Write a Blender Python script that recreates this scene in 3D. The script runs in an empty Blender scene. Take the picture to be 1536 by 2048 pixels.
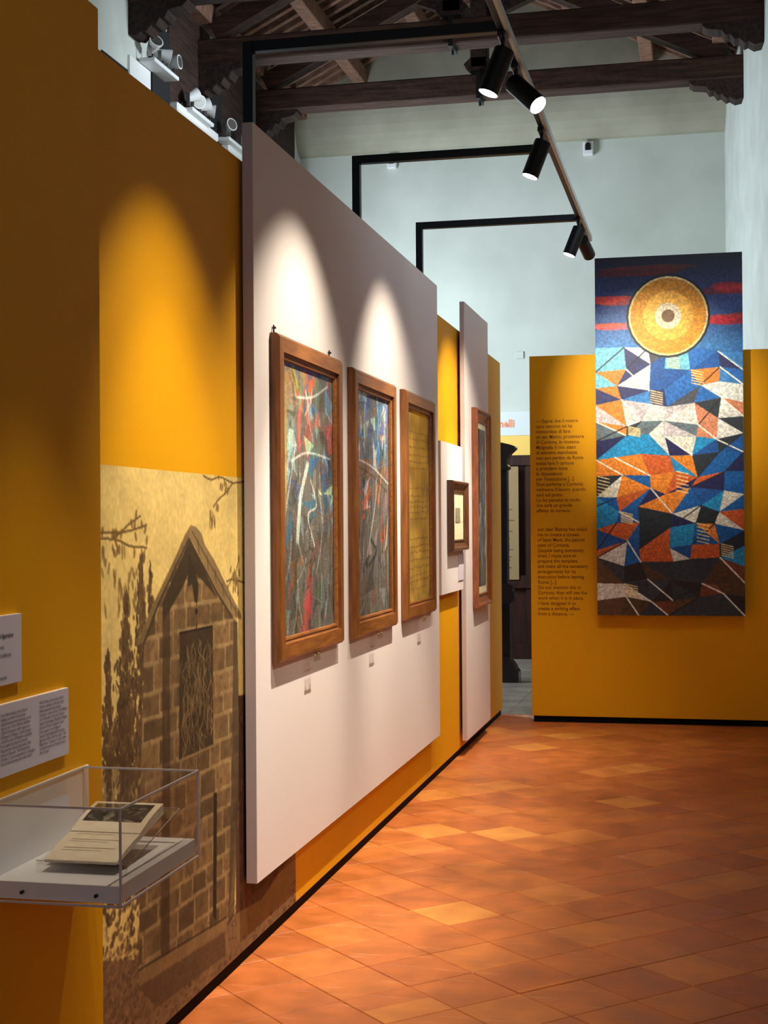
import bpy, bmesh, math, random
import numpy as np
from mathutils import Vector, Matrix

sc = bpy.context.scene
col = sc.collection
PI = math.pi

# ---------------------------------------------------------------- camera, world, exposure
# room axes: +Y along the long yellow partition, +X to the right, Z up; metres
cam_d = bpy.data.cameras.new('camera'); cam = bpy.data.objects.new('camera', cam_d); col.objects.link(cam)
FPX = 2880.0
cam_d.sensor_fit = 'VERTICAL'; cam_d.sensor_height = 24.0; cam_d.lens = 24.0 * FPX / 2048.0
cam_d.clip_start = .05; cam_d.clip_end = 200
def aim(vp, roll):
    v = Vector(((vp[0] - 768) / FPX, (1024 - vp[1]) / FPX, 1.)).normalized()
    a = Vector((-math.sin(roll), math.cos(roll), 0)); k = -(a.dot(v)) / v.z
    u = (a + Vector((0, 0, k))).normalized(); x = u.cross(v)
    if x.x < 0: x = -x
    # rows: world axes in camera coordinates (x right, y up, z forward)
    R = Matrix((x, v, u))
    M = Matrix([[R[i][0], R[i][1], -R[i][2]] for i in range(3)])
    return M
cam.matrix_world = Matrix.Translation((0, 0, 1.5)) @ aim((1405., 1043.), math.radians(.40)).to_4x4()
sc.camera = cam

w = bpy.data.worlds.new('world'); sc.world = w; w.use_nodes = True
bg = w.node_tree.nodes['Background']; bg.inputs[0].default_value = (.62, .72, .85, 1); bg.inputs[1].default_value = .17
sc.view_settings.view_transform = 'Standard'; sc.view_settings.look = 'None'
sc.view_settings.gamma = 1; sc.view_settings.exposure = 0; sc.view_settings.use_curve_mapping = False

def area(name, loc, target, sx, sy, power, colr):
    d = bpy.data.lights.new(name, 'AREA'); d.shape = 'RECTANGLE'; d.size = sx; d.size_y = sy; d.energy = power; d.color = colr
    o = bpy.data.objects.new(name, d); col.objects.link(o); o.location = loc
    o.rotation_euler = (Vector(target) - Vector(loc)).to_track_quat('-Z', 'Y').to_euler()
    return o
# daylight entering through the window in the left wall, far part of the room
area('window_daylight', (-4.30, 13.4, 3.3), (0.3, 14.6, 3.2), 1.5, 2.2, 250, (.78, .90, 1.0))
# cool fill added high on the right to lift the left wall and beams
area('high_fill', (.62, 7.5, 4.6), (-4.4, 12.2, 5.0), 2.6, 1.0, 60, (.74, .88, 1.0))
area('left_wall_fill', (.45, 11.4, 5.25), (-4.5, 11.9, 5.0), .9, .5, 22, (.80, .92, 1.0)).data.spread = math.radians(50)  # narrow fill added to brighten the white strips on the left wall
# soft cool fill added behind the camera as ambient light
area('rear_fill', (.4, -1.6, 2.6), (-.3, 5, 1.0), 2.2, 2.0, 18, (.80, .86, 1.0))

WARM = (1.0, .88, .68)
def spot(name, loc, target, power, size_deg, blend=.8, colr=WARM, radius=.014):
    d = bpy.data.lights.new(name, 'SPOT'); d.energy = power; d.spot_size = math.radians(size_deg); d.spot_blend = blend
    d.color = colr; d.shadow_soft_size = radius
    o = bpy.data.objects.new(name, d); col.objects.link(o); o.location = loc
    o.rotation_euler = (Vector(target) - Vector(loc)).to_track_quat('-Z', 'Y').to_euler()
    return o

# ---------------------------------------------------------------- materials
def lin(c):
    return tuple(((v / 255) / 12.92 if v / 255 <= .04045 else ((v / 255 + .055) / 1.055) ** 2.4) for v in c)
MATS = {}
def mat(name, rgb, rough=.6, metal=0., spec=.5, noise=None, bump=None, vary=0.):
    """rgb sRGB 0..255; noise=(scale, rgb2, stretch) mixes a second tone; bump=(scale, strength)"""
    m = bpy.data.materials.new(name); m.use_nodes = True; nt = m.node_tree; b = nt.nodes['Principled BSDF']
    b.inputs['Base Color'].default_value = (*lin(rgb), 1); b.inputs['Roughness'].default_value = rough
    b.inputs['Metallic'].default_value = metal; b.inputs['Specular IOR Level'].default_value = spec
    tc = nt.nodes.new('ShaderNodeNewGeometry')
    if noise:
        mp = nt.nodes.new('ShaderNodeMapping'); mp.inputs['Scale'].default_value = noise[2] if len(noise) > 2 else (1, 1, 1)
        nt.links.new(tc.outputs['Position'], mp.inputs[0])
        n = nt.nodes.new('ShaderNodeTexNoise'); n.inputs['Scale'].default_value = noise[0]; n.inputs['Detail'].default_value = 5
        nt.links.new(mp.outputs[0], n.inputs['Vector'])
        cr = nt.nodes.new('ShaderNodeValToRGB'); cr.color_ramp.elements[0].position = .33; cr.color_ramp.elements[1].position = .68
        cr.color_ramp.elements[0].color = (*lin(rgb), 1); cr.color_ramp.elements[1].color = (*lin(noise[1]), 1)
        nt.links.new(n.outputs['Fac'], cr.inputs[0]); nt.links.new(cr.outputs[0], b.inputs['Base Color'])
    if bump:
        n = nt.nodes.new('ShaderNodeTexNoise'); n.inputs['Scale'].default_value = bump[0]; n.inputs['Detail'].default_value = 4
        nt.links.new(tc.outputs['Position'], n.inputs['Vector'])
        bp = nt.nodes.new('ShaderNodeBump'); bp.inputs['Strength'].default_value = bump[1]; bp.inputs['Distance'].default_value = .01
        nt.links.new(n.outputs['Fac'], bp.inputs['Height']); nt.links.new(bp.outputs[0], b.inputs['Normal'])
    MATS[name] = m; return m
def emis(name, rgb, s):
    m = bpy.data.materials.new(name); m.use_nodes = True; nt = m.node_tree; nt.nodes.clear()
    e = nt.nodes.new('ShaderNodeEmission'); e.inputs[0].default_value = (*lin(rgb), 1); e.inputs[1].default_value = s
    o = nt.nodes.new('ShaderNodeOutputMaterial'); nt.links.new(e.outputs[0], o.inputs[0]); MATS[name] = m; return m
def glass(name, tint=(1, 1, 1), rough=0., fac=1.):
    """thin clear sheet: see-through with Fresnel reflection"""
    m = bpy.data.materials.new(name); m.use_nodes = True; nt = m.node_tree; nt.nodes.clear()
    t = nt.nodes.new('ShaderNodeBsdfTransparent'); t.inputs[0].default_value = (*tint, 1)
    g = nt.nodes.new('ShaderNodeBsdfGlossy'); g.inputs['Roughness'].default_value = rough
    f = nt.nodes.new('ShaderNodeFresnel'); f.inputs[0].default_value = 1.45
    mu = nt.nodes.new('ShaderNodeMath'); mu.operation = 'MULTIPLY'; mu.inputs[1].default_value = fac
    mx = nt.nodes.new('ShaderNodeMixShader'); o = nt.nodes.new('ShaderNodeOutputMaterial')
    gg = nt.nodes.new('ShaderNodeNewGeometry'); inv = nt.nodes.new('ShaderNodeMath'); inv.operation = 'SUBTRACT'; inv.inputs[0].default_value = fac; nt.links.new(gg.outputs['Backfacing'], inv.inputs[1]); inv.use_clamp = True
    nt.links.new(inv.outputs[0], mu.inputs[1]); nt.links.new(f.outputs[0], mu.inputs[0]); nt.links.new(mu.outputs[0], mx.inputs[0]); nt.links.new(t.outputs[0], mx.inputs[1]); nt.links.new(g.outputs[0], mx.inputs[2]); nt.links.new(mx.outputs[0], o.inputs[0])
    MATS[name] = m; return m

M_YEL = mat('mustard_paint', (226, 160, 0), .62, spec=.2, noise=(240, (219, 154, 0)), bump=(300, .05))
M_LIL = mat('pale_lilac_board', (224, 214, 214), .7, spec=.3)
M_LILE = mat('lilac_board_edge', (190, 176, 178), .7, spec=.2)
M_PLAS = mat('old_plaster', (196, 200, 190), .9, spec=.1, noise=(1.3, (180, 184, 174)), bump=(3.5, .5))
M_PLASR = mat('rough_plaster', (204, 208, 200), .9, spec=.1, noise=(2.2, (188, 192, 184)), bump=(6, .8))
M_COVE = mat('grey_plaster_cornice', (168, 164, 146), .9, spec=.1, noise=(2, (150, 146, 128)), bump=(4, .4))
M_BEAM = mat('dark_chestnut_beam', (62, 45, 38), .75, spec=.2, noise=(2.5, (38, 28, 25), (14, 1.2, 14)), bump=(14, .6))
M_BEAMX = mat('dark_chestnut_tie_beam', (74, 50, 40), .75, spec=.2, noise=(2.5, (42, 30, 25), (1.2, 14, 14)), bump=(14, .6))
M_RAFT = mat('rafter_wood', (150, 112, 92), .75, spec=.25, noise=(3, (104, 74, 60), (3, 14, 3)), bump=(18, .5))
M_PLANK = mat('roof_plank_wood', (46, 28, 26), .85, spec=.1, noise=(3, (32, 20, 19)))
M_BLACK = mat('black_powder_coat', (20, 21, 22), .42, spec=.35)
M_BLACKM = mat('black_plinth', (12, 8, 8), .8, spec=.1)
M_ALU = mat('track_aluminium_daylit', (186, 198, 194), .5)  # daylight on the track's right side is put into this pale tone
M_STEEL = mat('steel', (170, 170, 168), .3, .9)
M_WHITE = mat('white_lacquer', (226, 226, 226), .45)
M_CARD = mat('label_card', (208, 200, 214), .7, spec=.2)
M_CARDE = mat('label_card_core', (255, 244, 222), .6)
M_INK = mat('black_ink', (58, 50, 56), .8, spec=.1)
M_BROWNINK = mat('brown_vinyl_lettering', (136, 80, 14), .7, spec=.2)
M_ORANGEINK = mat('orange_lettering', (226, 140, 100), .7)
M_OAK = mat('oiled_chestnut_frame', (134, 82, 38), .38, spec=.4, noise=(6, (100, 58, 26), (12, 12, 1.2)), bump=(40, .08))
M_OAKH = mat('oiled_chestnut_frame_rail', (144, 90, 42), .38, spec=.4, noise=(6, (108, 64, 30), (12, 1.2, 12)), bump=(40, .08))
M_REDWOOD = mat('reddish_brown_frame', (140, 78, 44), .35, spec=.5, noise=(6, (104, 56, 32), (10, 10, 2)))
M_DKFR = mat('dark_brown_frame', (96, 60, 40), .3, spec=.5, noise=(6, (70, 42, 30), (10, 10, 2)))
M_FRSIDE = mat('dark_frame_side', (74, 46, 26), .55)
M_PAPER = mat('old_paper', (236, 224, 196), .8, spec=.1, noise=(30, (226, 210, 178)))
M_MOUNT = mat('cream_mount', (232, 222, 186), .8, spec=.1)
M_GREYPR = mat('grey_etching', (120, 112, 92), .8, noise=(60, (160, 150, 124)))
M_DKWOOD = mat('dark_walnut', (58, 30, 20), .4, spec=.4, noise=(3, (38, 20, 14), (8, 8, 1)))
M_CABIN = mat('black_stained_cabinet_wood', (40, 30, 30), .22, spec=.6, noise=(3, (28, 20, 20), (8, 8, 1)))
M_POSTER = mat('beige_text_panel', (150, 124, 84), .8)
M_STONE = mat('grey_stone_floor', (150, 140, 126), .35, spec=.5, noise=(4, (118, 108, 100)))
M_GROUT = mat('floor_grout', (206, 150, 110), .8, noise=(8, (150, 90, 60)))
M_LENS = emis('lamp_lens', (255, 250, 235), 9.)
M_SKYPANE = emis('daylit_window_pane', (200, 226, 255), 2.2)
M_GLASS = glass('picture_glass', fac=.3)
M_ACRY = glass('clear_acrylic', (.97, .96, .96), .0, 1.)
M_ACRE = mat('acrylic_edge', (190, 178, 176), .25, spec=.6)
M_DKPANEL = mat('near_black', (14, 14, 16), .9)

def tile_mat():
    m = bpy.data.materials.new('terracotta_tile'); m.use_nodes = True; nt = m.node_tree; b = nt.nodes['Principled BSDF']; L = nt.links
    g = nt.nodes.new('ShaderNodeNewGeometry')
    mp = nt.nodes.new('ShaderNodeMapping'); mp.vector_type = 'POINT'
    mp.inputs['Rotation'].default_value = (0, 0, -PI / 4); mp.inputs['Location'].default_value = (-TU0 / TT, -TV0 / TT, 0); mp.inputs['Scale'].default_value = (1 / TT, 1 / TT, 1)
    L.new(g.outputs['Position'], mp.inputs[0])
    fl = nt.nodes.new('ShaderNodeVectorMath'); fl.operation = 'FLOOR'; L.new(mp.outputs[0], fl.inputs[0])
    cb = nt.nodes.new('ShaderNodeVectorMath'); cb.operation = 'MULTIPLY'; cb.inputs[1].default_value = (1, 1, 0); L.new(fl.outputs[0], cb.inputs[0])
    wn = nt.nodes.new('ShaderNodeTexWhiteNoise'); wn.noise_dimensions = '3D'; L.new(cb.outputs[0], wn.inputs['Vector'])
    cr = nt.nodes.new('ShaderNodeValToRGB'); e = cr.color_ramp.elements
    e[0].position = 0; e[0].color = (*lin((174, 94, 44)), 1); e[1].position = 1; e[1].color = (*lin((208, 136, 62)), 1)
    for p, c in ((.3, (182, 100, 46)), (.55, (187, 105, 47)), (.8, (192, 111, 50)), (.93, (199, 120, 54))):
        x = e.new(p); x.color = (*lin(c), 1)
    L.new(wn.outputs['Value'], cr.inputs[0])
    n = nt.nodes.new('ShaderNodeTexNoise'); n.inputs['Scale'].default_value = 7; n.inputs['Detail'].default_value = 7; L.new(g.outputs['Position'], n.inputs['Vector'])
    m1 = nt.nodes.new('ShaderNodeMix'); m1.data_type = 'RGBA'; m1.blend_type = 'OVERLAY'; m1.inputs[0].default_value = .55
    L.new(cr.outputs[0], m1.inputs[6]); L.new(n.outputs['Fac'], m1.inputs[7])
    # pale scuffs and scratches
    sm = nt.nodes.new('ShaderNodeMapping'); sm.inputs['Rotation'].default_value = (0, 0, .5); sm.inputs['Scale'].default_value = (1.4, 16, 1); L.new(g.outputs['Position'], sm.inputs[0])
    s = nt.nodes.new('ShaderNodeTexNoise'); s.inputs['Scale'].default_value = 2.2; s.inputs['Detail'].default_value = 8; s.inputs['Roughness'].default_value = .7; L.new(sm.outputs[0], s.inputs['Vector'])
    sr = nt.nodes.new('ShaderNodeValToRGB'); sr.color_ramp.elements[0].position = .58; sr.color_ramp.elements[1].position = .74
    L.new(s.outputs['Fac'], sr.inputs[0])
    ml = nt.nodes.new('ShaderNodeMath'); ml.operation = 'MULTIPLY'; ml.inputs[1].default_value = .6; L.new(sr.outputs[0], ml.inputs[0])
    m2 = nt.nodes.new('ShaderNodeMix'); m2.data_type = 'RGBA'; m2.inputs[7].default_value = (*lin((236, 176, 140)), 1)
    L.new(ml.outputs[0], m2.inputs[0]); L.new(m1.outputs[2], m2.inputs[6]); L.new(m2.outputs[2], b.inputs['Base Color'])
    rr = nt.nodes.new('ShaderNodeMapRange'); rr.inputs[3].default_value = .30; rr.inputs[4].default_value = .62; L.new(n.outputs['Fac'], rr.inputs[0]); L.new(rr.outputs[0], b.inputs['Roughness'])
    b.inputs['Specular IOR Level'].default_value = .5
    bp = nt.nodes.new('ShaderNodeBump'); bp.inputs['Strength'].default_value = .25; bp.inputs['Distance'].default_value = .006
    n2 = nt.nodes.new('ShaderNodeTexNoise'); n2.inputs['Scale'].default_value = 11; n2.inputs['Detail'].default_value = 3; L.new(g.outputs['Position'], n2.inputs['Vector'])
    L.new(n2.outputs['Fac'], bp.inputs['Height']); L.new(bp.outputs[0], b.inputs['Normal'])
    return m
TT, TU0, TV0 = .2548, 2.577, 3.655
M_TILE = tile_mat()

def print_mat(name, rough=.6, spec=.3):
    m = bpy.data.materials.new(name); m.use_nodes = True; nt = m.node_tree; b = nt.nodes['Principled BSDF']
    a = nt.nodes.new('ShaderNodeVertexColor'); a.layer_name = 'Col'; nt.links.new(a.outputs[0], b.inputs['Base Color'])
    b.inputs['Roughness'].default_value = rough; b.inputs['Specular IOR Level'].default_value = spec
    return m
M_PRINT = print_mat('matt_print', .75, .2); M_MOSAIC = print_mat('satin_print', .5, .3)

# ---------------------------------------------------------------- object helpers
def link(name, me, parent=None, label=None, cat=None, group=None, kind=None):
    o = bpy.data.objects.new(name, me); col.objects.link(o)
    if parent is not None:
        o.parent = parent; o.matrix_parent_inverse = Matrix.Translation(ORG.get(parent.name, Vector((0, 0, 0)))).inverted()
    if label: o['label'] = label
    if cat: o['category'] = cat
    if group: o['group'] = group
    if kind: o['kind'] = kind
    return o
ORG = {}
def thing(name, loc, label, cat, group=None):
    o = link(name, None, None, label, cat, group); o.location = loc; o.empty_display_size = .1; ORG[o.name] = Vector(loc); return o

class MB:
    """collects shapes given in world coordinates and links them as one mesh object"""
    def __init__(s): s.v = []; s.f = []; s.sm = []
    def add(s, vs, fs, smooth=False):
        b = len(s.v); s.v += [tuple(p) for p in vs]; s.f += [tuple(i + b for i in f) for f in fs]; s.sm += [smooth] * len(fs); return s
    def box(s, a, b, bev=0.):
        x0, y0, z0 = [min(p, q) for p, q in zip(a, b)]; x1, y1, z1 = [max(p, q) for p, q in zip(a, b)]
        if bev <= 0:
            return s.add([(x0, y0, z0), (x1, y0, z0), (x1, y1, z0), (x0, y1, z0), (x0, y0, z1), (x1, y0, z1), (x1, y1, z1), (x0, y1, z1)],
                         [(0, 3, 2, 1), (4, 5, 6, 7), (0, 1, 5, 4), (1, 2, 6, 5), (2, 3, 7, 6), (3, 0, 4, 7)])
        bm = bmesh.new(); bmesh.ops.create_cube(bm, size=1.)
        for v in bm.verts: v.co = Vector(((x0 + x1) / 2 + v.co.x * (x1 - x0), (y0 + y1) / 2 + v.co.y * (y1 - y0), (z0 + z1) / 2 + v.co.z * (z1 - z0)))
        bmesh.ops.bevel(bm, geom=bm.edges[:], offset=bev, segments=1, affect='EDGES', profile=.5)
        bm.verts.index_update(); s.add([v.co[:] for v in bm.verts], [[v.index for v in f.verts] for f in bm.faces]); bm.free(); return s
    def prism(s, pts, ax, a, b):
        """polygon in the plane perpendicular to axis ax, extruded from a to b. ax=1: pts are (x,z); ax=0: (y,z); ax=2: (x,y)"""
        n = len(pts)
        def mk(p, t): return (t, p[0], p[1]) if ax == 0 else ((p[0], t, p[1]) if ax == 1 else (p[0], p[1], t))
        s.add([mk(p, a) for p in pts] + [mk(p, b) for p in pts], [tuple(range(n))[::-1], tuple(range(n, 2 * n))] + [(i, (i + 1) % n, n + (i + 1) % n, n + i) for i in range(n)]); return s
    def bar(s, p, q, w, h, up=(0, 0, 1)):
        """rectangular bar from p to q"""
        p = Vector(p); q = Vector(q); d = (q - p).normalized(); u = Vector(up); r = d.cross(u).normalized(); u = r.cross(d).normalized()
        vs = []
        for c in (p, q):
            for a, b in ((-1, -1), (1, -1), (1, 1), (-1, 1)): vs.append(c + r * (a * w / 2) + u * (b * h / 2))
        return s.add(vs, [(0, 1, 2, 3)[::-1], (4, 5, 6, 7), (0, 1, 5, 4), (1, 2, 6, 5), (2, 3, 7, 6), (3, 0, 4, 7)])
    def cyl(s, p, q, r, n=20, r2=None, cap=True):
        p = Vector(p); q = Vector(q); d = (q - p).normalized(); t = Vector((1, 0, 0)) if abs(d.x) < .8 else Vector((0, 1, 0)); a = d.cross(t).normalized(); b = d.cross(a)
        r2 = r if r2 is None else r2; vs = []
        for c, rr in ((p, r), (q, r2)):
            for i in range(n): th = 2 * PI * i / n; vs.append(c + a * (rr * math.cos(th)) + b * (rr * math.sin(th)))
        s.add(vs, [(i, (i + 1) % n, n + (i + 1) % n, n + i) for i in range(n)], True)
        if cap: s.add(vs[:n], [tuple(range(n))[::-1]]); s.add(vs[n:], [tuple(range(n))])
        return s
    def sweep_rect(s, x_prof, y0, y1, z0, z1):
        """picture-frame moulding on a plane of constant X. x_prof: list of (inset, x) from the outer back edge to the inner edge"""
        n = len(x_prof); vs = []
        for cy, cz, sy, sz in ((y0, z0, 1, 1), (y1, z0, -1, 1), (y1, z1, -1, -1), (y0, z1, 1, -1)):
            for ins, x in x_prof: vs.append((x, cy + sy * ins, cz + sz * ins))
        fs = []
        for c in range(4):
            for i in range(n - 1):
                a, b = c * n + i, ((c + 1) % 4) * n + i
                fs.append((a, a + 1, b + 1, b))
        return s.add(vs, fs)
    def obj(s, name, m, parent=None, **k):
        me = bpy.data.meshes.new(name); me.from_pydata(s.v, [], s.f); me.update()
        me.polygons.foreach_set('use_smooth', s.sm)
        bm = bmesh.new(); bm.from_mesh(me); bmesh.ops.recalc_face_normals(bm, faces=bm.faces); bm.to_mesh(me); bm.free()
        for x in (m if isinstance(m, (list, tuple)) else [m]): me.materials.append(x)
        return link(name, me, parent, **k)

def print_grid(name, img, origin, du, dv, m, parent):
    """flat print: origin = top-left corner, du/dv = full extent vectors (right, down); img = h x w x 3 sRGB"""
    h, wd = img.shape[:2]
    o = np.array(origin); U = np.linspace(0, 1, wd)[None, :, None] * np.array(du); V = np.linspace(0, 1, h)[:, None, None] * np.array(dv)
    co = (o + U + V).reshape(-1, 3).astype(np.float32)
    i = (np.arange(h - 1)[:, None] * wd + np.arange(wd - 1)[None, :]).ravel()
    q = np.stack([i, i + wd, i + wd + 1, i + 1], 1).astype(np.int32)
    me = bpy.data.meshes.new(name); me.vertices.add(len(co)); me.vertices.foreach_set('co', co.ravel())
    me.loops.add(q.size); me.loops.foreach_set('vertex_index', q.ravel())
    me.polygons.add(len(q)); me.polygons.foreach_set('loop_start', np.arange(0, q.size, 4, dtype=np.int32)); me.update(calc_edges=True)
    c = np.clip(img.reshape(-1, 3) / 255., 0, 1); c = np.where(c <= .04045, c / 12.92, ((c + .055) / 1.055) ** 2.4)
    at = me.color_attributes.new('Col', 'FLOAT_COLOR', 'POINT'); at.data.foreach_set('color', np.concatenate([c, np.ones((len(c), 1))], 1).astype(np.float32).ravel())
    me.materials.append(m); return link(name, me, parent)

def lettering(name, lines, origin, du, dv, size, leading, m, parent, squeeze=1., lift=.0006, nrm=(0, 0, 0), bold=0., **k):
    """lines of text as a thin mesh. origin = baseline start of the first line; du = reading direction, dv = up"""
    cu = bpy.data.curves.new(name, 'FONT'); cu.size = size; cu.resolution_u = 2; cu.offset = bold
    vs, fs = [], []
    du = Vector(du); dv = Vector(dv); n = Vector(nrm)
    for li, tx in enumerate(lines):
        if not tx: continue
        cu.body = tx; ob = bpy.data.objects.new('t', cu)
        me = bpy.data.meshes.new_from_object(ob)
        b = len(vs); o = Vector(origin) - dv * (leading * li) + n * lift
        vs += [tuple(o + du * (v.co.x * squeeze) + dv * v.co.y) for v in me.vertices]
        fs += [tuple(i + b for i in p.vertices) for p in me.polygons]
        bpy.data.objects.remove(ob); bpy.data.meshes.remove(me)
    bpy.data.curves.remove(cu)
    me = bpy.data.meshes.new(name); me.from_pydata(vs, [], fs); me.materials.append(m); me.update()
    return link(name, me, parent, **k)

# ---------------------------------------------------------------- flat prints: painted as colours per vertex
def vnoise(w, h, sx, sy, seed):
    r = np.random.RandomState(seed); g = r.rand(sy + 2, sx + 2)
    x = np.linspace(0, sx, w, endpoint=False); y = np.linspace(0, sy, h, endpoint=False)
    xi = x.astype(int); yi = y.astype(int); fx = x - xi; fy = y - yi
    fx = fx * fx * (3 - 2 * fx); fy = (fy * fy * (3 - 2 * fy))[:, None]
    a = g[yi][:, xi] * (1 - fx) + g[yi][:, xi + 1] * fx
    b = g[yi + 1][:, xi] * (1 - fx) + g[yi + 1][:, xi + 1] * fx
    return a * (1 - fy) + b * fy

class Canvas:
    """origin top-left, real units (metres or 0..1) mapped on w x h samples; colours in 0..255 sRGB"""
    def __init__(s, w, h, x0, x1, ytop, ybot, col):
        s.w, s.h, s.x0, s.x1, s.yt, s.yb = w, h, x0, x1, ytop, ybot
        s.a = np.zeros((h, w, 3)); s.a[:] = col
    def px(s, p):
        p = np.asarray(p, float)
        return np.stack([(p[:, 0] - s.x0) / (s.x1 - s.x0) * (s.w - 1), (p[:, 1] - s.yt) / (s.yb - s.yt) * (s.h - 1)], 1)
    def pmask(s, pts, raw=False):
        q = np.asarray(pts, float) if raw else s.px(pts)
        x0, y0 = np.floor(q.min(0)).astype(int) - 1; x1, y1 = np.ceil(q.max(0)).astype(int) + 2
        x0, y0 = max(x0, 0), max(y0, 0); x1, y1 = min(x1, s.w), min(y1, s.h)
        if x1 <= x0 or y1 <= y0: return None
        acc = np.zeros((y1 - y0, x1 - x0))
        for ox, oy in ((-.25, -.25), (.25, -.25), (-.25, .25), (.25, .25)):
            X = np.arange(x0, x1)[None, :] + ox; Y = np.arange(y0, y1)[:, None] + oy
            m = np.zeros(acc.shape, bool); n = len(q)
            for i in range(n):
                ax, ay = q[i]; bx, by = q[(i + 1) % n]
                if ay == by: continue
                c = ((ay > Y) != (by > Y)) & (X < (bx - ax) * (Y - ay) / (by - ay) + ax)
                m ^= c
            acc += m
        return (slice(y0, y1), slice(x0, x1)), acc / 4
    def poly(s, pts, col, alpha=1., raw=False):
        r = s.pmask(pts, raw)
        if r is None: return
        sl, m = r; m = (m * alpha)[..., None]
        s.a[sl] = s.a[sl] * (1 - m) + np.array(col, float) * m
    def line(s, pts, wd, col, alpha=1.):
        """wd in samples"""
        q = s.px(pts)
        for i in range(len(q) - 1):
            d = q[i + 1] - q[i]; L = np.hypot(*d)
            if L < 1e-6: continue
            n = np.array([-d[1], d[0]]) / L * wd / 2; e = d / L * wd * .3
            s.poly([q[i] + n - e, q[i + 1] + n + e, q[i + 1] - n + e, q[i] - n - e], col, alpha, True)
    def ell(s, c, rx, ry, col, alpha=1., n=28, rot=0.):
        t = np.linspace(0, 2 * math.pi, n, endpoint=False)
        x = rx * np.cos(t); y = ry * np.sin(t)
        s.poly(np.stack([c[0] + x * math.cos(rot) - y * math.sin(rot), c[1] + x * math.sin(rot) + y * math.cos(rot)], 1), col, alpha)
    def curve(s, pts, wd, col, alpha=1., n=24):
        """smooth curve through points"""
        P = np.asarray(pts, float); P = np.vstack([2 * P[0] - P[1], P, 2 * P[-1] - P[-2]]); out = []
        for i in range(1, len(P) - 2):
            for t in np.linspace(0, 1, n, endpoint=(i == len(P) - 3)):
                a, b, c, d = P[i - 1], P[i], P[i + 1], P[i + 2]
                out.append(.5 * ((2 * b) + (c - a) * t + (2 * a - 5 * b + 4 * c - d) * t * t + (3 * b - a - 3 * c + d) * t ** 3))
        s.line(out, wd, col, alpha)
    def grain(s, sx, sy, amt, seed):
        s.a *= (1 + amt * (vnoise(s.w, s.h, sx, sy, seed) - .5))[..., None]

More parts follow.
